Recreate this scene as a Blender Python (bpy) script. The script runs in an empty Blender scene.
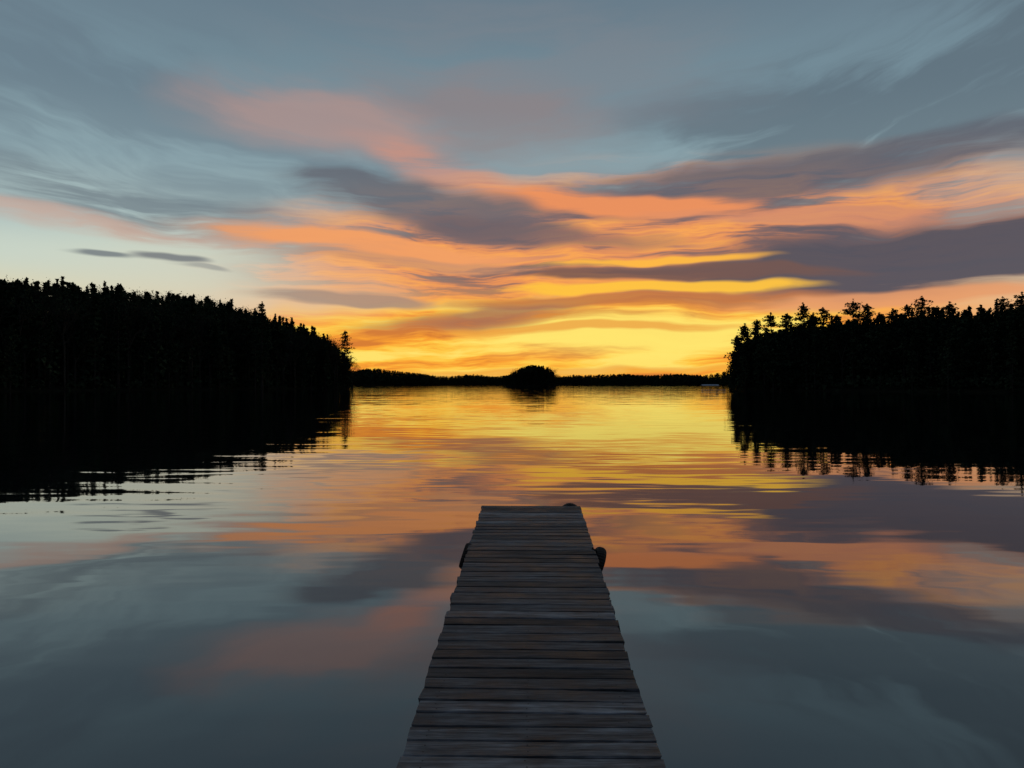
import bpy, math, numpy as np
from mathutils import Vector
rng=np.random.default_rng(7)
sc=bpy.context.scene
sc.view_settings.view_transform='Standard'
sc.view_settings.look='None'
sc.view_settings.exposure=0
sc.view_settings.gamma=1
F=804.0; CAMZ=2.1

def lin(c):
    o=[]
    for v in c:
        v=v/255.0
        o.append(v/12.92 if v<=0.04045 else ((v+0.055)/1.055)**2.4)
    return (o[0],o[1],o[2],1.0)

# ------------------------------------------------------------ camera
cam=bpy.data.cameras.new('camera'); co=bpy.data.objects.new('camera',cam)
sc.collection.objects.link(co); sc.camera=co
cam.sensor_width=36; cam.lens=36*F/1024; cam.clip_end=20000; cam.clip_start=0.05
co.location=(0,0,CAMZ); co.rotation_euler=(math.radians(90),0,0)

# ------------------------------------------------------------ sky (world)
w=bpy.data.worlds.new('World'); sc.world=w; w.use_nodes=True
try: w.cycles.sampling_method='NONE'
except Exception as e: print(e)
nt=w.node_tree; nt.nodes.clear(); L=nt.links.new
def N(t,**k):
    n=nt.nodes.new(t)
    for a,b in k.items(): setattr(n,a,b)
    return n
def M(op,a,b=None,c=None,clamp=False):
    n=N('ShaderNodeMath',operation=op); n.use_clamp=clamp
    for i,v in enumerate((a,b,c)):
        if v is None: continue
        if isinstance(v,(int,float)): n.inputs[i].default_value=v
        else: L(v,n.inputs[i])
    return n.outputs[0]
tc=N('ShaderNodeTexCoord'); sep=N('ShaderNodeSeparateXYZ'); L(tc.outputs['Generated'],sep.inputs[0])
X,Y,Z=sep.outputs
az=M('ARCTAN2',X,Y); el=M('ARCSINE',Z)
def comb(a,b,c=None):
    n=N('ShaderNodeCombineXYZ')
    for i,v in enumerate((a,b,c)):
        if v is None: continue
        if isinstance(v,(int,float)): n.inputs[i].default_value=v
        else: L(v,n.inputs[i])
    return n.outputs[0]
base=comb(az,el)
def mapping(v,loc=(0,0,0),rot=0,scale=(1,1,1),typ='POINT'):
    n=N('ShaderNodeMapping',vector_type=typ); L(v,n.inputs[0])
    n.inputs['Location'].default_value=loc; n.inputs['Rotation'].default_value=(0,0,rot); n.inputs['Scale'].default_value=scale
    return n.outputs[0]
def noise(v,scale,detail=3,rough=0.5,dist=0):
    n=N('ShaderNodeTexNoise',noise_dimensions='2D'); L(v,n.inputs['Vector'])
    n.inputs['Scale'].default_value=scale; n.inputs['Detail'].default_value=detail
    n.inputs['Roughness'].default_value=rough; n.inputs['Distortion'].default_value=dist
    return n
def vadd(a,b,op='ADD'):
    n=N('ShaderNodeVectorMath',operation=op); L(a,n.inputs[0])
    if isinstance(b,tuple): n.inputs[1].default_value=b
    else: L(b,n.inputs[1])
    return n.outputs[0]
w1=noise(mapping(base,loc=(3.1,1.7,0),scale=(1,2.2,1)),4.0,3.0,0.5)
P=vadd(base,vadd(vadd(w1.outputs['Color'],(-0.5,-0.5,-0.5),'ADD'),(0.17,0.042,0),'MULTIPLY'))
sp=N('ShaderNodeSeparateXYZ'); L(P,sp.inputs[0])
azs=M('SUBTRACT',sp.outputs[0],-0.05)
fan=M('SUBTRACT',sp.outputs[1],M('MULTIPLY',M('MULTIPLY',azs,azs),0.34))
n_diag=noise(mapping(comb(sp.outputs[0],fan),scale=(2.2,12,1)),1.6,5,0.58).outputs['Fac']
n_str=noise(mapping(P,loc=(5,3,0),scale=(2.6,30.0,1)),1.6,5,0.6).outputs['Fac']
n_wide=noise(mapping(P,loc=(1,8,0),scale=(1.3,6.0,1)),1.8,2,0.5).outputs['Fac']
NS=M('SUBTRACT',M('ADD',M('MULTIPLY',n_str,0.75),M('MULTIPLY',n_wide,0.25)),0.5)
ND=M('SUBTRACT',M('ADD',M('MULTIPLY',n_diag,0.7),M('MULTIPLY',n_wide,0.3)),0.5)
def azel(px,py):
    a=math.atan((px-512)/F); e=math.atan((384-py)/F*math.cos(a)); return a,e
def ramp(fac,stops,interp='LINEAR'):
    r=N('ShaderNodeValToRGB'); cr=r.color_ramp; cr.interpolation=interp
    L(fac,r.inputs[0])
    while len(cr.elements)<len(stops): cr.elements.new(0.5)
    for i,(p,c) in enumerate(stops): cr.elements[i].position=p
    for i,(p,c) in enumerate(stops): cr.elements[i].color=lin(c)
    return r.outputs[0]
stops=[(384,(232,148,74)),(345,(234,182,110)),(310,(222,210,172)),(270,(198,210,198)),(225,(168,188,188)),(170,(138,162,170)),(100,(116,140,152)),(0,(104,124,138))]
col=ramp(M('DIVIDE',el,1.6),[(max(0,math.atan((384-y)/F)/1.6),c) for y,c in stops]+[(0.5,(66,82,100)),(0.95,(44,56,74))],'EASE')
def mix(fac,a,b,blend='MIX'):
    n=N('ShaderNodeMix',data_type='RGBA',blend_type=blend)
    if isinstance(fac,(int,float)): n.inputs[0].default_value=fac
    else: L(fac,n.inputs[0])
    for i,v in ((6,a),(7,b)):
        if isinstance(v,tuple): n.inputs[i].default_value=v
        else: L(v,n.inputs[i])
    return n.outputs[2]
def mask(px,py,rx,ry,rot,st,namp,lo,hi,nf,src):
    a,e=azel(px,py)
    g=N('ShaderNodeTexGradient',gradient_type='SPHERICAL')
    L(mapping(src if src is not None else P,loc=(a,e,0),rot=math.radians(rot),scale=(rx/F,ry/F,1),typ='TEXTURE'),g.inputs[0])
    v=g.outputs['Fac']
    if namp: v=M('MULTIPLY',v,M('MULTIPLY_ADD',nf if nf is not None else NS,namp*2.0,1.0))
    mr=N('ShaderNodeMapRange',interpolation_type='SMOOTHSTEP'); L(v,mr.inputs[0])
    mr.inputs[1].default_value=lo; mr.inputs[2].default_value=hi; mr.inputs[3].default_value=0; mr.inputs[4].default_value=st
    return mr.outputs[0]
def blob(px,py,rx,ry,rot,c,st=1.0,namp=1.6,lo=0.0,hi=0.75,nf=None,src=None):
    global col
    f=mask(px,py,rx,ry,rot,st,namp,lo,hi,nf,src)
    col=mix(f,col,lin(c) if isinstance(c,tuple) else c)
# glow around the set sun
blob(640,345,640,185,0,(240,150,80),0.8,0.4,0.0,0.75)
blob(580,355,480,100,0,(255,170,62),0.95,0.4,0.0,0.55)
# pale left sky
blob(200,275,240,65,0,(208,214,196),0.6,0.3,0.0,0.8)
# high veil clouds
blob(100,110,460,120,-6,(98,114,128),0.5,2.6,0.1,0.9,ND)
blob(900,110,430,130,14,(90,105,117),0.7,2.8,0.1,0.8,ND)
blob(520,70,330,90,-4,(128,132,140),0.5,2.2,0.1,0.9,ND)
blob(480,120,180,60,-8,(146,130,130),0.6,1.8,0.0,0.9,ND)
blob(310,118,170,44,-5,(184,150,142),0.65,2.0,0.0,0.9,ND)
blob(430,168,130,22,-14,(210,146,124),0.65,1.8,0.0,0.8)
blob(130,205,270,34,-7,(104,116,126),0.7,2.2,0.0,0.8)
blob(110,226,240,13,-3,(204,164,146),0.65,2.0,0.0,0.8)
# streaky mid deck: lit undersides against mauve shade
deck=ramp(n_str,[(0.34,(100,88,96)),(0.42,(152,108,96)),(0.48,(228,142,88)),(0.57,(252,166,80)),(0.68,(212,138,100))])
blob(660,248,520,98,1,deck,0.92,0.8,0.05,0.6)
deck2=ramp(n_str,[(0.36,(214,124,52)),(0.45,(250,160,52)),(0.53,(255,200,70)),(0.64,(255,226,108))])
blob(555,352,420,60,0,deck2,0.97,0.5,0.0,0.36)
blob(610,336,200,30,0,(255,230,112),0.95,1.5,0.0,0.6)
blob(560,371,300,6,0,(236,150,60),0.6,1.6,0.0,0.6)
# individual clouds
blob(760,183,330,28,3,(94,97,108),0.85,2.0,0.0,0.6)
blob(640,205,200,14,-5,(240,148,94),0.92,1.8,0.0,0.55)
blob(870,215,240,13,-3,(208,140,110),0.8,2.0,0.0,0.6)
blob(430,205,200,28,-9,(100,103,112),0.85,2.1,0.0,0.65)
blob(550,232,160,15,-6,(112,98,102),0.8,2.1,0.0,0.65)
blob(370,242,220,13,-4,(242,160,102),0.92,1.6,0.0,0.55)
blob(450,262,200,9,-3,(202,146,110),0.7,1.8,0.0,0.7)
blob(930,256,300,40,2,(86,84,94),0.98,1.6,0.0,0.42)
blob(690,273,200,9,-1,(116,88,82),0.9,1.5,0.0,0.5)
blob(650,262,120,5,0,(255,186,70),0.95,1.4,0.0,0.6)
blob(650,289,180,8,0,(255,196,66),0.95,1.6,0.0,0.5)
blob(900,298,230,10,1,(228,156,108),0.85,1.5,0.0,0.6)
blob(620,302,230,8,1,(190,116,70),0.85,1.8,0.0,0.6)
blob(460,320,160,14,4,(166,112,86),0.85,1.9,0.0,0.6)
blob(560,330,200,6,1,(232,146,58),0.7,2.2,0.0,0.6)
blob(335,298,90,9,-3,(154,134,124),0.75,1.6,0.0,0.6)
# small lens clouds at left
blob(95,252,44,4,-2,(118,126,130),0.9,0.4,0.0,0.6)
blob(168,256,42,6,-3,(118,122,126),0.9,0.6,0.0,0.6)
blob(205,267,40,4,-3,(150,152,148),0.7,0.6,0.0,0.6)
# eastern half of the sky: dusk blue, darker
mr=N('ShaderNodeMapRange',interpolation_type='SMOOTHSTEP'); L(Y,mr.inputs[0])
mr.inputs[1].default_value=0.45; mr.inputs[2].default_value=-0.3; mr.inputs[3].default_value=0; mr.inputs[4].default_value=1
col=mix(mr.outputs[0],col,lin((54,66,84)))
bg=N('ShaderNodeBackground'); L(col,bg.inputs[0]); bg.inputs[1].default_value=1.0
wo=N('ShaderNodeOutputWorld'); L(bg.outputs[0],wo.inputs[0])

# the sun has just set: it sits a degree below the horizon
sd=bpy.data.lights.new('sun','SUN'); sd.energy=0.3; sd.angle=math.radians(0.5); sd.color=(1,0.7,0.4)
so=bpy.data.objects.new('sun',sd); sc.collection.objects.link(so)
so.rotation_euler=(math.radians(91.0),0,math.radians(180-7))
so.location=(100,800,60)

# ------------------------------------------------------------ material helper
def newmat(name):
    m=bpy.data.materials.new(name); m.use_nodes=True
    t=m.node_tree; b=t.nodes['Principled BSDF']; return m,t,b
def mn(t,typ,**k):
    n=t.nodes.new(typ)
    for a,b in k.items(): setattr(n,a,b)
    return n

# water
wm,t,b=newmat('lake_water')
b.inputs['Base Color'].default_value=(0.006,0.009,0.011,1)
b.inputs['Roughness'].default_value=0.02
b.inputs['IOR'].default_value=2.0
geo=mn(t,'ShaderNodeNewGeometry')
def slope(scale,sx,sy,off,detail=2):
    mp=mn(t,'ShaderNodeMapping'); t.links.new(geo.outputs['Position'],mp.inputs[0])
    mp.inputs['Scale'].default_value=(sx,sy,1); mp.inputs['Location'].default_value=(off,off*1.7,0)
    n=mn(t,'ShaderNodeTexNoise',noise_dimensions='2D'); t.links.new(mp.outputs[0],n.inputs['Vector'])
    n.inputs['Scale'].default_value=scale; n.inputs['Detail'].default_value=detail
    v=mn(t,'ShaderNodeVectorMath',operation='SUBTRACT'); t.links.new(n.outputs['Color'],v.inputs[0]); v.inputs[1].default_value=(0.5,0.5,0.5)
    return v.outputs[0]
def vm(op,a,bb):
    n=mn(t,'ShaderNodeVectorMath',operation=op)
    t.links.new(a,n.inputs[0])
    if isinstance(bb,tuple): n.inputs[1].default_value=bb
    else: t.links.new(bb,n.inputs[1])
    return n.outputs[0]
s1=vm('MULTIPLY',slope(1.0,0.4,2.0,3.0,2),(0.022,0.042,0))
s2=vm('MULTIPLY',slope(1.0,0.06,0.4,11.0,1),(0.010,0.022,0))
s=vm('ADD',s1,s2)
mp=mn(t,'ShaderNodeMapping'); t.links.new(geo.outputs['Position'],mp.inputs[0]); mp.inputs['Scale'].default_value=(0.012,0.05,1)
pn=mn(t,'ShaderNodeTexNoise',noise_dimensions='2D'); t.links.new(mp.outputs[0],pn.inputs['Vector']); pn.inputs['Scale'].default_value=1.0
m1=mn(t,'ShaderNodeMapRange'); t.links.new(pn.outputs['Fac'],m1.inputs[0])
m1.inputs[1].default_value=0.35; m1.inputs[2].default_value=0.65; m1.inputs[3].default_value=0.45; m1.inputs[4].default_value=1.3
sy=mn(t,'ShaderNodeSeparateXYZ'); t.links.new(geo.outputs['Position'],sy.inputs[0])
m2=mn(t,'ShaderNodeMapRange',interpolation_type='SMOOTHSTEP'); t.links.new(sy.outputs[1],m2.inputs[0])
m2.inputs[1].default_value=6; m2.inputs[2].default_value=26; m2.inputs[3].default_value=0.3; m2.inputs[4].default_value=1.0
mm=mn(t,'ShaderNodeMath',operation='MULTIPLY'); t.links.new(m1.outputs[0],mm.inputs[0]); t.links.new(m2.outputs[0],mm.inputs[1])
sc2=mn(t,'ShaderNodeVectorMath',operation='SCALE'); t.links.new(s,sc2.inputs[0]); t.links.new(mm.outputs[0],sc2.inputs['Scale'])
nn=vm('ADD',sc2.outputs[0],(0,0,1)); nz=mn(t,'ShaderNodeVectorMath',operation='NORMALIZE'); t.links.new(nn,nz.inputs[0])
t.links.new(nz.outputs[0],b.inputs['Normal'])

# foliage
def folmat(name,c1,c2):
    m,t,b=newmat(name)
    g=mn(t,'ShaderNodeNewGeometry'); n=mn(t,'ShaderNodeTexNoise'); t.links.new(g.outputs['Position'],n.inputs['Vector'])
    n.inputs['Scale'].default_value=0.35; n.inputs['Detail'].default_value=1
    r=mn(t,'ShaderNodeValToRGB'); t.links.new(n.outputs['Fac'],r.inputs[0])
    r.color_ramp.elements[0].position=0.35; r.color_ramp.elements[1].position=0.65
    r.color_ramp.elements[0].color=c1; r.color_ramp.elements[1].color=c2
    t.links.new(r.outputs[0],b.inputs['Base Color']); b.inputs['Roughness'].default_value=1.0
    b.inputs['Specular IOR Level'].default_value=0.0
    return m
conm=folmat('conifer_foliage',(0.03,0.042,0.022,1),(0.055,0.075,0.038,1))
barkm=folmat('bark',(0.05,0.04,0.03,1),(0.08,0.065,0.05,1))
grm=folmat('forest_floor',(0.02,0.018,0.012,1),(0.035,0.035,0.02,1))

# ------------------------------------------------------------ terrain
LS=[(-260,-260),(-235,-60),(-190,100),(-142,222),(-112,290),(-90,345),(-74,374),(-76,392),(-110,425),(-200,480),(-420,560),(-900,640)]
RS=[(230,-260),(205,-60),(165,90),(124,190),(100,222),(80,246),(70.5,260),(76,280),(105,305),(180,350),(420,430),(900,520)]
LP=np.array(LS+[(-3000,700),(-3000,-260)],float)
RP=np.array(RS+[(3000,560),(3000,-260)],float)
def sdist(px,py,poly):
    px=np.asarray(px,float); py=np.asarray(py,float)
    d=np.full(px.shape,1e18); ins=np.zeros(px.shape,bool)
    n=len(poly)
    for i in range(n):
        ax,ay=poly[i]; bx,by=poly[(i+1)%n]
        ex,ey=bx-ax,by-ay
        tt=np.clip(((px-ax)*ex+(py-ay)*ey)/(ex*ex+ey*ey),0,1)
        d=np.minimum(d,(px-ax-tt*ex)**2+(py-ay-tt*ey)**2)
        c=((ay>py)!=(by>py))&(px<(bx-ax)*(py-ay)/((by-ay) if by!=ay else 1e-9)+ax)
        ins^=c
    d=np.sqrt(d); return np.where(ins,d,-d)
def ss(a,b_,x):
    k=np.clip((x-a)/(b_-a),0,1); return k*k*(3-2*k)
FARY=1450.0
def farshore(x): return FARY+60*np.sin(x/310.0+1)+35*np.sin(x/97.0)
ISL=(19.0,800.0,29.0,17.0)
def farhill(x): return 7+9*ss(-60,-300,x)+4*ss(150,330,x)+1.5*np.sin(x/60)+1.2*np.sin(x/23.0)
def ground(x,y):
    x=np.asarray(x,float); y=np.asarray(y,float)
    dl=sdist(x,y,LP); dr=sdist(x,y,RP)
    wob=0.6*np.sin(x*0.21+y*0.13)+0.5*np.sin(x*0.07-y*0.17+2)
    zl=np.where(dl>0,0.8*ss(0,5,dl)+14*ss(2,75,dl)+wob*ss(0,20,dl),np.maximum(-3,dl*0.25))
    zr=np.where(dr>0,0.8*ss(0,5,dr)+7*ss(2,60,dr)+wob*ss(0,20,dr),np.maximum(-3,dr*0.25))
    df=y-farshore(x)
    zf=np.where(df>0,1+farhill(x)*ss(0,220,df),np.maximum(-3,df*0.1))
    di=1-((x-ISL[0])/ISL[2])**2-((y-ISL[1])/ISL[3])**2
    zi=np.where(di>0,3.5*np.sqrt(np.clip(di,0,1)),-3)
    db=-4.0-y
    zb=np.where(db>0,0.4*ss(0,3,db)+4*ss(0,60,db),np.maximum(-3,db*0.3))
    return np.maximum.reduce([zl,zr,zf,zi,zb])
def axis(segs):
    out=[]
    for a,b_,s_ in segs: out+=list(np.arange(a,b_,s_))
    out.append(segs[-1][1]); return np.array(out)
gx=axis([(-6000,-1200,300),(-1200,-300,30),(-300,300,5),(300,1200,30),(1200,6000,300)])
gy=axis([(-400,-40,30),(-40,20,3),(20,480,5),(480,760,20),(760,840,4),(840,1300,40),(1300,1760,12),(1760,8000,250)])
GX,GY=np.meshgrid(gx,gy); GZ=ground(GX,GY)
def mesh_np(name,verts,faces,mats=None,midx=None,smooth=False):
    me=bpy.data.meshes.new(name); verts=np.asarray(verts,np.float32); faces=np.asarray(faces,np.int32)
    k=faces.shape[1]
    me.vertices.add(len(verts)); me.vertices.foreach_set('co',verts.ravel())
    me.loops.add(faces.size); me.loops.foreach_set('vertex_index',faces.ravel())
    me.polygons.add(len(faces)); me.polygons.foreach_set('loop_start',np.arange(0,faces.size,k,dtype=np.int32))
    me.update(calc_edges=True)
    for m in (mats or []): me.materials.append(m)
    if midx is not None: me.polygons.foreach_set('material_index',np.asarray(midx,np.int32))
    if smooth: me.polygons.foreach_set('use_smooth',np.ones(len(faces),bool))
    me.update(); me.validate()
    return me
def addobj(name,me,parent=None,loc=(0,0,0)):
    o=bpy.data.objects.new(name,me); sc.collection.objects.link(o); o.location=loc
    if parent: o.parent=parent
    return o
ny,nx=GX.shape
idx=np.arange(ny*nx).reshape(ny,nx)
q=np.stack([idx[:-1,:-1],idx[:-1,1:],idx[1:,1:],idx[1:,:-1]],-1).reshape(-1,4)
addobj('ground',mesh_np('ground',np.stack([GX.ravel(),GY.ravel(),GZ.ravel()],1),q,[grm],smooth=True))
addobj('lake_water',mesh_np('lake_water',[(-6000,-400,0),(6000,-400,0),(6000,8000,0),(-6000,8000,0)],[(0,1,2,3)],[wm]))

# ------------------------------------------------------------ trees (triangle soups)
def tris_at(c,size,rg,flat=0.5):
    n=len(c)
    a=rg.normal(size=(n,3)); a[:,2]*=flat; a/=np.linalg.norm(a,axis=1)[:,None]+1e-9
    bb=rg.normal(size=(n,3)); bb[:,2]*=flat; bb-=a*(a*bb).sum(1)[:,None]; bb/=np.linalg.norm(bb,axis=1)[:,None]+1e-9
    s=(size*rg.uniform(0.6,1.4,n))[:,None]
    return np.stack([c-a*s*0.5-bb*s*0.3,c+a*s*0.5-bb*s*0.3,c+bb*s*0.6],1)
def stick(p0,p1,r0,r1,k=3):
    p0=np.array(p0,float);p1=np.array(p1,float);d=p1-p0;d/=np.linalg.norm(d)+1e-9
    u=np.cross(d,(0.3,0.5,0.8));u/=np.linalg.norm(u);v=np.cross(d,u)
    out=[]
    an=[2*math.pi*i/k for i in range(k+1)]
    for i in range(k):
        a0=math.cos(an[i])*u+math.sin(an[i])*v;a1=math.cos(an[i+1])*u+math.sin(an[i+1])*v
        out.append([p0+a0*r0,p0+a1*r0,p1+a1*r1]);out.append([p0+a0*r0,p1+a1*r1,p1+a0*r1])
    return out
def spruce(h,rg,n=330,wid=0.17,blunt=0.85,ts=0.05):
    R=h*wid; lv=rg.integers(12,17)
    t_=rg.uniform(0.04,1,n)**0.85; lay=(np.round(t_*lv)+rg.normal(0,0.18,n))/lv
    prof=np.clip(1-lay,0,1)**blunt*(0.7+0.45*rg.random(n)); ang=rg.uniform(0,6.28,n)
    lob=1+0.22*np.sin(ang*3+lay*17)+0.2*np.sin(ang*5-lay*31)
    rr=R*np.clip(prof,0,1)*lob*np.sqrt(rg.uniform(0.08,1,n))
    c=np.stack([rr*np.cos(ang),rr*np.sin(ang),lay*h-rr*0.28],1)
    f=tris_at(c,h*ts,rg,0.45)
    # solid tapering leader so the tip reads as a spire
    zt=np.linspace(0.72,1.0,26); rt=R*(1-zt)*0.55
    top=np.stack([rg.normal(0,1,26)*rt,rg.normal(0,1,26)*rt,zt*h],1)
    f=np.concatenate([f,tris_at(top,h*0.034,rg,1.2)])
    return f,np.array(stick((0,0,-1),(0,0,h*1.0),h*0.014,0.03,4))
def whitepine(h,rg,n=700,wid=0.25,tri=0.6,z0=0.22,shp=1.25):
    st=stick((0,0,-1),(0,0,h*0.97),h*0.016,0.04,6)
    z=h*(z0+rg.uniform(-0.05,0.05)); cl=[]
    while z<h*0.95:
        t_=z/h
        env=wid*h*(math.sin(min(1,(1-t_)*shp+0.04)*math.pi*0.5))*(1.0 if t_>0.4 else 0.8)
        wh=rg.uniform(0.65,1.2) if t_<0.8 else 1.0
        for k in range(rg.integers(4,7)):
            a=rg.uniform(0,6.28);l=env*rg.uniform(0.45,1.15)*wh
            up=rg.uniform(0.05,0.25)+0.5*max(0,t_-0.75)
            e=np.array([l*math.cos(a),l*math.sin(a),z+l*up])
            st+=stick((0,0,z),e,h*0.004,0.02,3)
            m=max(2,int(l/0.7))
            for j in range(m):
                f=(j+1)/m
                if f<0.15: continue
                p=np.array([0,0,z])*(1-f)+e*f+rg.normal(0,0.15,3)
                cl.append((p,0.5+0.06*l))
        z+=h*(rg.uniform(0.036,0.06) if t_<0.75 else rg.uniform(0.025,0.035))
    for q_,r0 in ((0.985,0.12),(0.965,0.22),(0.945,0.35),(0.92,0.5),(0.89,0.65),(0.86,0.8)): cl.append((np.array([0,0,h*q_]),r0))
    per=max(5,n//len(cl)); pts=[]
    for p,rad in cl:
        pts.append(p+rg.normal(size=(per,3))*np.array([rad,rad,rad*0.45])*0.75)
    return tris_at(np.concatenate(pts),tri,rg,0.5),np.array(st)
def bare(h,rg,lev=4):
    st=stick((0,0,-1),(0,0,h*0.45),h*0.014,h*0.009,4); tips=[]
    def rec(p,d,l,r_,k):
        e=p+d*l
        st.extend(stick(p,e,r_,r_*0.6,3))
        if k==0: tips.append(e); return
        for _ in range(rg.integers(2,4)):
            nd=d+rg.normal(0,0.42,3); nd[2]=abs(nd[2])*0.8+0.25; nd/=np.linalg.norm(nd)
            rec(e if rg.random()<0.6 else p+d*l*0.6,nd,l*rg.uniform(0.6,0.85),r_*0.62,k-1)
    for _ in range(3):
        d=rg.normal(0,0.35,3);d[2]=1;d/=np.linalg.norm(d)
        rec(np.array([0,0,h*rg.uniform(0.3,0.45)]),d,h*0.2,h*0.006,lev)
    A=np.array(st); A[...,2]*= h/max(1e-3,A[...,2].max())
    tp=np.array(tips); tp[:,2]*=h/max(1e-3,tp[:,2].max()+0.2)
    c=np.repeat(tp,2,axis=0)+rg.normal(0,0.45,(len(tp)*2,3))
    return tris_at(c,0.26,rg,1.0),A
protoS=[spruce(15,np.random.default_rng(i),n=300) for i in range(8)]
protoP=[whitepine(18,np.random.default_rng(50+i),n=640,tri=0.7) for i in range(6)]
protoB=[bare(15,np.random.default_rng(90+i),lev=4) for i in range(6)]
protoD=[spruce(15,np.random.default_rng(130+i),n=60,wid=0.3,blunt=0.45,ts=0.16) for i in range(6)]
def place(proto,x,y,z,h,h0,wsc,rg):
    f,a=proto; an=rg.uniform(0,6.28); c,s_=math.cos(an),math.sin(an)
    Rm=np.array([[c,s_,0],[-s_,c,0],[0,0,1]])
    k=np.array([h/h0*wsc,h/h0*wsc,h/h0]); o=np.array([x,y,z])
    return (f@Rm)*k+o,(a@Rm)*k+o
def soup(name,fl,al):
    Fv=np.concatenate(fl).reshape(-1,3); Av=np.concatenate(al).reshape(-1,3)
    V=np.concatenate([Fv,Av]); n=len(V)//3
    mi=np.zeros(n,np.int32); mi[len(Fv)//3:]=1
    return mesh_np(name,V,np.arange(len(V)).reshape(-1,3),[conm,barkm],mi)
LT=np.array([(-200,274),(0,279),(40,280),(80,282),(115,286),(150,290),(190,293),(215,298),(240,306),(265,316),(300,328),(325,337),(334,344),(345,354),(357,366)],float)
RT=np.array([(727,362),(733,352),(740,344),(750,337),(770,332),(800,326),(820,325),(845,321),(860,319),(880,322),(900,320),(920,315),(945,315),(970,315),(1000,309),(1024,304),(1200,299)],float)
def canopy(T,x,y,ymin):
    yy=np.maximum(y,ymin); px=512+F*x/yy
    return CAMZ+(384-np.interp(px,T[:,0],T[:,1]))/F*yy
def forest(name,poly,T,bbox,depth,ymin,mixp,spacing,seed,tip,sd_):
    rg=np.random.default_rng(seed)
    x0,x1,y0,y1=bbox
    xs,ys=np.meshgrid(np.arange(x0,x1,spacing),np.arange(y0,y1,spacing))
    xs=xs.ravel()+rg.uniform(-.45,.45,xs.size)*spacing; ys=ys.ravel()+rg.uniform(-.45,.45,ys.size)*spacing
    ex=rg.uniform(tip[0]-35,tip[0]+35,900); ey=rg.uniform(tip[1]-25,tip[1]+35,900)
    de=sdist(ex,ey,poly); k=(de>1)&(de<14); ex,ey=ex[k][:90],ey[k][:90]
    xs=np.concatenate([xs,ex]);ys=np.concatenate([ys,ey])
    d=sdist(xs,ys,poly); k=(d>0.8)&(d<depth); xs,ys,d=xs[k],ys[k],d[k]
    top=canopy(T,xs,ys,ymin); z=ground(xs,ys)
    fl,al=[],[]
    for x,y,tz,zg,dd in zip(xs,ys,top,z,d):
        fac=max(1-abs(rg.normal(0,sd_)),0.65)
        u=rg.random()
        if u<mixp[0] and rg.random()<0.14: fac=rg.uniform(1.02,1.09)
        if dd<6 and math.hypot(x-tip[0],y-tip[1])>22: fac*=rg.uniform(0.6,1.0)
        h=tz*fac-zg
        if h<3: continue
        h=min(h,30)
        if u<mixp[0]: p=protoS[rg.integers(len(protoS))];h0=15;ws=rg.uniform(0.85,1.2)
        elif u<mixp[0]+mixp[1]: p=protoP[rg.integers(len(protoP))];h0=18;ws=rg.uniform(0.8,1.05)
        else: p=protoB[rg.integers(len(protoB))];h0=15;ws=rg.uniform(0.8,1.1)
        f,a=place(p,x,y,zg,h,h0,ws,rg); fl.append(f);al.append(a)
    print(name,len(fl),'trees')
    n=18000
    ux=rg.uniform(x0,x1,n);uy=rg.uniform(y0,y1,n);dd=sdist(ux,uy,poly);k=(dd>0.3)&(dd<10)
    ux,uy=ux[k],uy[k];uz=ground(ux,uy)
    c=np.stack([ux,uy,uz+rg.uniform(0,3.0,len(ux))],1);c=np.repeat(c,6,axis=0)+rg.normal(0,0.7,(len(c)*6,3))
    fl.append(tris_at(c,0.9,rg,1.0))
    return addobj(name,soup(name,fl,al))
forest('forest',LP,LT,(-330,-70,60,440),62,200,(0.5,0.08,0.42),4.6,3,(-76,378),0.06)
forest('forest',RP,RT,(65,300,40,340),48,170,(0.6,0.35,0.05),4.8,5,(73,264),0.07)

peaks=[(345,330,378,.95),(737,335,266,.9),(745,323,266,1.),(757,319,262,1.),(771,312,258,1.15),(787,313,262,1.05),(803,302,256,1.1),(813,312,259,1.),(823,307,250,1.1),(837,314,250,1.),(853,298,242,1.25),(867,303,246,1.1),(879,312,240,.9),(893,308,236,1.05),(907,304,240,.95),(922,295,226,1.25),(937,305,228,1.),(950,301,222,1.1),(966,309,222,1.),(981,304,216,1.1),(1003,296,210,1.25),(1022,291,204,1.2),
       (262,309,300,.6),(118,282,262,.6)]
for i,(px,py,d,ws) in enumerate(peaks):
    x=(px-512)/F*d; top=CAMZ+(384-py)/F*d; zg=float(ground(x,d)); h=top-zg
    rg=np.random.default_rng(300+i)
    f,a=whitepine(h,rg,n=2800,wid=0.21*ws,tri=0.6,z0=0.14,shp=1.1+0.4*rg.random())
    addobj('pine_tree',soup('pine_tree',[f],[a]),loc=(x,d,max(zg,0.1)))

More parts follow.
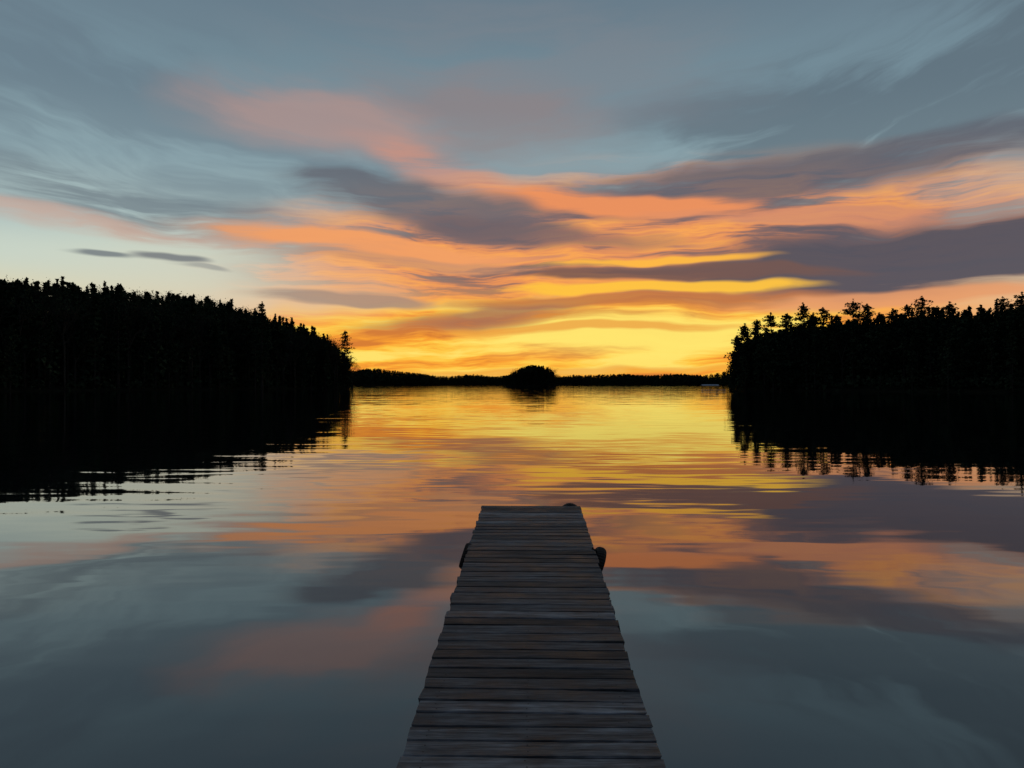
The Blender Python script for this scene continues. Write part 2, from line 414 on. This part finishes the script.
def farforest():
    rg=np.random.default_rng(21); fl,al=[],[]
    for row in range(9):
        xs=np.arange(-520,660,4.5); xs=xs+rg.uniform(-2.5,2.5,len(xs)); ys=farshore(xs)+5+row*25+rg.uniform(-10,10,len(xs))
        zg=ground(xs,ys)
        hh=12.5+2.0*np.sin(xs/41+row*0.3)+1.5*np.sin(xs/17.0)
        for x,y,z_,h in zip(xs,ys,zg,hh):
            h=max(6,h*(1-abs(rg.normal(0,0.07))))*(1.12 if rg.random()<0.05 else 1)
            f,a=place(protoD[rg.integers(6)],x,y,z_,h,15,rg.uniform(1.3,1.9),rg); fl.append(f);al.append(a)
    addobj('forest',soup('forest',fl,al))
    fl,al=[],[]
    for k in range(190):
        a_=rg.uniform(0,6.28); r_=math.sqrt(rg.random())*0.97
        x=ISL[0]+ISL[2]*r_*math.cos(a_); y=ISL[1]+ISL[3]*r_*math.sin(a_)
        z_=float(ground(x,y)); u=(x-ISL[0])/ISL[2]
        tz=np.interp(u,[-1,-.8,-.55,-.25,.05,.35,.6,.85,1],[5,9.5,14.5,18.5,20,19.5,17,11,5])*(1-abs(rg.normal(0,0.07)))+0.8
        h=max(3,tz-z_)
        p=protoB[rg.integers(6)] if rg.random()<0.3 else protoS[rg.integers(8)]
        f,a=place(p,x,y,z_,h,15,rg.uniform(1.3,1.9),rg); fl.append(f);al.append(a)
    addobj('island_trees',soup('island_trees',fl,al))
farforest()

# ------------------------------------------------------------ dock
W=1.2; AX=0.0236
def deckz(d): return 0.38+(d-3.6)*(0.61-0.38)/(9.85-3.6)
dock=bpy.data.objects.new('dock',None); sc.collection.objects.link(dock)
wood,t,b=newmat('weathered_planks')
tcn=mn(t,'ShaderNodeNewGeometry')
rnd=tcn.outputs['Random Per Island']
def noi(scale,sx,sy,detail=5,rough=0.6,usernd=True):
    mp=mn(t,'ShaderNodeMapping'); t.links.new(tcn.outputs['Position'],mp.inputs[0]); mp.inputs['Scale'].default_value=(sx,sy,1)
    n=mn(t,'ShaderNodeTexNoise',noise_dimensions='4D'); t.links.new(mp.outputs[0],n.inputs['Vector'])
    if usernd:
        k=mn(t,'ShaderNodeMath',operation='MULTIPLY'); t.links.new(rnd,k.inputs[0]); k.inputs[1].default_value=40
        t.links.new(k.outputs[0],n.inputs['W'])
    n.inputs['Scale'].default_value=scale;n.inputs['Detail'].default_value=detail;n.inputs['Roughness'].default_value=rough
    return n.outputs['Fac']
grain=noi(6,0.4,5,4); fine=noi(30,0.3,5,3); blotch=noi(2.6,1,1.6,3,0.6,False)
def cr_(f,stops):
    r=mn(t,'ShaderNodeValToRGB'); t.links.new(f,r.inputs[0])
    while len(r.color_ramp.elements)<len(stops): r.color_ramp.elements.new(0.5)
    for e,(p,c) in zip(r.color_ramp.elements,stops): e.position=p; e.color=c
    return r.outputs[0]
c1=cr_(grain,[(0.32,(0.07,0.063,0.06,1)),(0.5,(0.165,0.153,0.145,1)),(0.68,(0.3,0.287,0.276,1))])
def tm(fac,a,bb,bt='MIX'):
    n=mn(t,'ShaderNodeMix',data_type='RGBA',blend_type=bt)
    if isinstance(fac,(int,float)): n.inputs[0].default_value=fac
    else: t.links.new(fac,n.inputs[0])
    for i,v in ((6,a),(7,bb)):
        if isinstance(v,tuple): n.inputs[i].default_value=v
        else: t.links.new(v,n.inputs[i])
    return n.outputs[2]
tone=cr_(rnd,[(0.0,(0.32,0.29,0.27,1)),(0.45,(0.8,0.76,0.74,1)),(0.8,(1.2,1.17,1.15,1)),(1.0,(2.3,2.28,2.28,1))])
c2=tm(1.0,c1,tone,'MULTIPLY')
c2=tm(1.0,c2,cr_(fine,[(0.38,(0.7,0.7,0.7,1)),(0.6,(1.15,1.15,1.15,1))]),'MULTIPLY')
c2=tm(1.0,c2,cr_(blotch,[(0.36,(0.42,0.39,0.37,1)),(0.6,(1.25,1.25,1.25,1))]),'MULTIPLY')
t.links.new(c2,b.inputs['Base Color'])
mr=mn(t,'ShaderNodeMapRange'); t.links.new(blotch,mr.inputs[0]); mr.inputs[1].default_value=.35; mr.inputs[2].default_value=.65; mr.inputs[3].default_value=.45; mr.inputs[4].default_value=.8
t.links.new(mr.outputs[0],b.inputs['Roughness']); b.inputs['Specular IOR Level'].default_value=0.25
ad=mn(t,'ShaderNodeMath',operation='ADD'); t.links.new(grain,ad.inputs[0]); t.links.new(fine,ad.inputs[1])
bp=mn(t,'ShaderNodeBump'); t.links.new(ad.outputs[0],bp.inputs['Height']); bp.inputs['Strength'].default_value=0.6; bp.inputs['Distance'].default_value=0.006
t.links.new(bp.outputs[0],b.inputs['Normal'])
V=[];Q=[]
def rbox(V,Q,cx,cy,cz,lx,ly,lz,yaw=0,roll=0,pitch=0,bev=0.006,seg=14,rg=rng,wav=0.0,chip=0.0):
    prof=[(-ly/2,-lz/2),(ly/2,-lz/2),(ly/2,lz/2-bev),(ly/2-bev,lz/2),(-ly/2+bev,lz/2),(-ly/2,lz/2-bev)]
    base=len(V);xs=np.linspace(-lx/2,lx/2,seg+1)
    ph=rg.uniform(0,6.28,4);cup=rg.normal(0,wav)
    for i,x in enumerate(xs):
        for j,(py,pz) in enumerate(prof):
            yy=py+wav*math.sin(x*5+ph[0]+(j>2)*1.5)+wav*0.5*rg.normal()
            z_=pz+wav*0.8*math.sin(x*3+ph[1])+cup*abs(x)*1.5+ x*roll + yy*pitch
            xx=x+(chip*rg.normal() if i in(0,seg) else 0)
            V.append((cx+xx*math.cos(yaw)-yy*math.sin(yaw),cy+xx*math.sin(yaw)+yy*math.cos(yaw),cz+z_))
    k=len(prof)
    for i in range(seg):
        for j in range(k):
            a=base+i*k+j;b2=base+i*k+(j+1)%k
            Q.append((a,b2,b2+k,a+k))
    Q.append(tuple(base+j for j in range(k))[::-1]);Q.append(tuple(base+seg*k+j for j in range(k)))
d=9.85;yaw=-math.atan(AX);nails=[]
while d>-3.8:
    pw=0.14+rng.normal(0,0.002); dc=d-pw/2
    rbox(V,Q,AX*dc+rng.normal(0,0.004),dc,deckz(dc)-0.019,W+rng.normal(0,0.006),pw,0.038,yaw=yaw+rng.normal(0,0.003),roll=rng.normal(0,0.003),pitch=0.037+rng.normal(0,0.014),wav=0.0016,chip=0.004)
    for sx in (-0.5,-0.02,0.48):
        for sy in (-0.035,0.035):
            nails.append((AX*dc+sx+rng.normal(0,.006),dc+sy+rng.normal(0,.004),deckz(dc)+0.0015))
    d-=pw+rng.uniform(0.007,0.014)
me=bpy.data.meshes.new('planks'); me.from_pydata(V,[],Q); me.materials.append(wood); me.update()
addobj('planks',me,dock)
iron,t2,b2_=newmat('rusty_iron'); b2_.inputs['Base Color'].default_value=(0.035,0.025,0.02,1); b2_.inputs['Roughness'].default_value=0.6; b2_.inputs['Metallic'].default_value=0.5
V=[];Q=[]
for (x,y,z) in nails:
    s0=len(V)
    for k in range(6): V.append((x+0.005*math.cos(k*1.0472),y+0.005*math.sin(k*1.0472),z+0.001))
    Q.append(tuple(range(s0,s0+6)))
me=bpy.data.meshes.new('nails'); me.from_pydata(V,[],Q); me.materials.append(iron); addobj('nails',me,dock)
V=[];Q=[]
L0,L1=-3.7,9.80
def beam(p0,p1,wd,ht):
    p0=Vector(p0);p1=Vector(p1);dd=(p1-p0).normalized();sd_=dd.cross(Vector((0,0,1))).normalized()*wd/2;up=Vector((0,0,ht/2))
    s0=len(V)
    for p in (p0,p1):
        for a,b_ in ((-1,-1),(1,-1),(1,1),(-1,1)): V.append(tuple(p+sd_*a+up*b_))
    for j in range(4): Q.append((s0+j,s0+(j+1)%4,s0+4+(j+1)%4,s0+4+j))
    Q.append((s0+3,s0+2,s0+1,s0));Q.append((s0+4,s0+5,s0+6,s0+7))
for off in (-0.555,0.0,0.555):
    beam((AX*L0+off,L0,deckz(L0)-0.125),(AX*L1+off,L1,deckz(L1)-0.125),0.045,0.16)
for dd in (9.4,7.3,5.2,3.1,1.0):
    beam((AX*dd-0.53,dd,deckz(dd)-0.26),(AX*dd+0.53,dd,deckz(dd)-0.26),0.09,0.09)
me=bpy.data.meshes.new('frame'); me.from_pydata(V,[],Q); me.materials.append(wood); addobj('frame',me,dock)
tr=[]
for dd in (9.4,7.3,5.2,3.1,1.0):
    for sx in (-0.46,0.46):
        tr+=stick((AX*dd+sx,dd+0.11,-2.9),(AX*dd+sx,dd+0.11,deckz(dd)-0.06),0.06,0.055,12)
tr=np.array(tr).reshape(-1,3)
addobj('posts',mesh_np('posts',tr,np.arange(len(tr)).reshape(-1,3),[wood]),dock)

# ------------------------------------------------------------ tyre fenders hung on the dock
rub,t3,b3=newmat('old_rubber'); b3.inputs['Roughness'].default_value=0.8
n=mn(t3,'ShaderNodeTexNoise'); n.inputs['Scale'].default_value=9; n.inputs['Detail'].default_value=5
r_=mn(t3,'ShaderNodeValToRGB'); t3.links.new(n.outputs['Fac'],r_.inputs[0]); r_.color_ramp.elements[0].color=(0.025,0.017,0.013,1); r_.color_ramp.elements[1].color=(0.12,0.075,0.05,1)
t3.links.new(r_.outputs[0],b3.inputs['Base Color'])
def tyre(loc,rot,R=0.2,wd=0.11,sec=0.075):
    V=[];Q=[];nu=60
    prof=[(R-sec,-0.36*wd),(R-sec*0.85,-0.5*wd),(R-sec*0.35,-0.56*wd),(R-0.008,-0.44*wd),(R,-0.2*wd),(R,0.2*wd),(R-0.008,0.44*wd),(R-sec*0.35,0.56*wd),(R-sec*0.85,0.5*wd),(R-sec,0.36*wd),(R-sec+0.012,0.3*wd),(R-sec*0.4,0.42*wd),(R-0.02,0.2*wd),(R-0.02,-0.2*wd),(R-sec*0.4,-0.42*wd),(R-sec+0.012,-0.3*wd)]
    k=len(prof)
    for i in range(nu):
        a=2*math.pi*i/nu
        for j,(rr,ww) in enumerate(prof):
            if j in(3,4,5,6) and i%2: rr-=0.005
            V.append((ww,rr*math.cos(a),rr*math.sin(a)))
    for i in range(nu):
        for j in range(k):
            Q.append((i*k+j,i*k+(j+1)%k,((i+1)%nu)*k+(j+1)%k,((i+1)%nu)*k+j))
    me=bpy.data.meshes.new('tire'); me.from_pydata(V,[],Q); me.materials.append(rub)
    e=bpy.data.objects.new('tire_fender',None); sc.collection.objects.link(e); e.location=loc; e.rotation_euler=rot
    addobj('tire',me,e)
    A=np.array(stick((0,0,R-sec-0.01),(-0.09,0,R-sec+0.02),0.009,0.009,8)).reshape(-1,3); addobj('lashing',mesh_np('lashing',A,np.arange(len(A)).reshape(-1,3),[barkm]),e)
tyre((AX*7.7+0.635,7.65,deckz(7.7)-0.12),(0,0.3,0.04),R=0.14,wd=0.08,sec=0.055)
tyre((AX*7.9-0.633,7.85,deckz(7.9)-0.12),(0,-0.3,math.pi-0.05),R=0.13,wd=0.07,sec=0.05)
tyre((AX*9.9+0.48,9.905,deckz(9.85)-0.105),(0,0,math.radians(90)),R=0.13,wd=0.09,sec=0.055)

# ------------------------------------------------------------ small boat lift by the right point
bl=bpy.data.objects.new('boat_lift',None); sc.collection.objects.link(bl); bl.location=(0.250*236,236,0)
gm,t4,b4=newmat('white_canvas'); b4.inputs['Roughness'].default_value=0.8
n=mn(t4,'ShaderNodeTexNoise'); n.inputs['Scale'].default_value=2; r_=mn(t4,'ShaderNodeValToRGB'); t4.links.new(n.outputs['Fac'],r_.inputs[0])
r_.color_ramp.elements[0].color=(0.6,0.6,0.6,1); r_.color_ramp.elements[1].color=(0.8,0.8,0.8,1); t4.links.new(r_.outputs[0],b4.inputs['Base Color'])
V=[];Q=[]
beam((-3.3,0,0.35),(3.6,0,0.35),1.6,0.22)
me=bpy.data.meshes.new('deck'); me.from_pydata(V,[],Q); me.materials.append(gm); addobj('deck',me,bl)
A=[]
for x in (-3.1,-1,1.2,3.3):
    for y in (-0.7,0.7): A+=stick((x,y,-3),(x,y,1.75 if x<2 else .9),0.06,0.06,6)
A=np.array(A).reshape(-1,3); addobj('poles',mesh_np('poles',A,np.arange(len(A)).reshape(-1,3),[iron]),bl)
V=[];Q=[]
for i,x in enumerate(np.linspace(-3.4,1.5,8)):
    for j in range(9):
        a=math.pi*j/8; V.append((x,-1.0*math.cos(a),1.55+0.45*math.sin(a)))
for i in range(7):
    for j in range(8): Q.append((i*9+j,i*9+j+1,(i+1)*9+j+1,(i+1)*9+j))
me=bpy.data.meshes.new('canopy'); me.from_pydata(V,[],Q); me.materials.append(gm); addobj('canopy',me,bl)
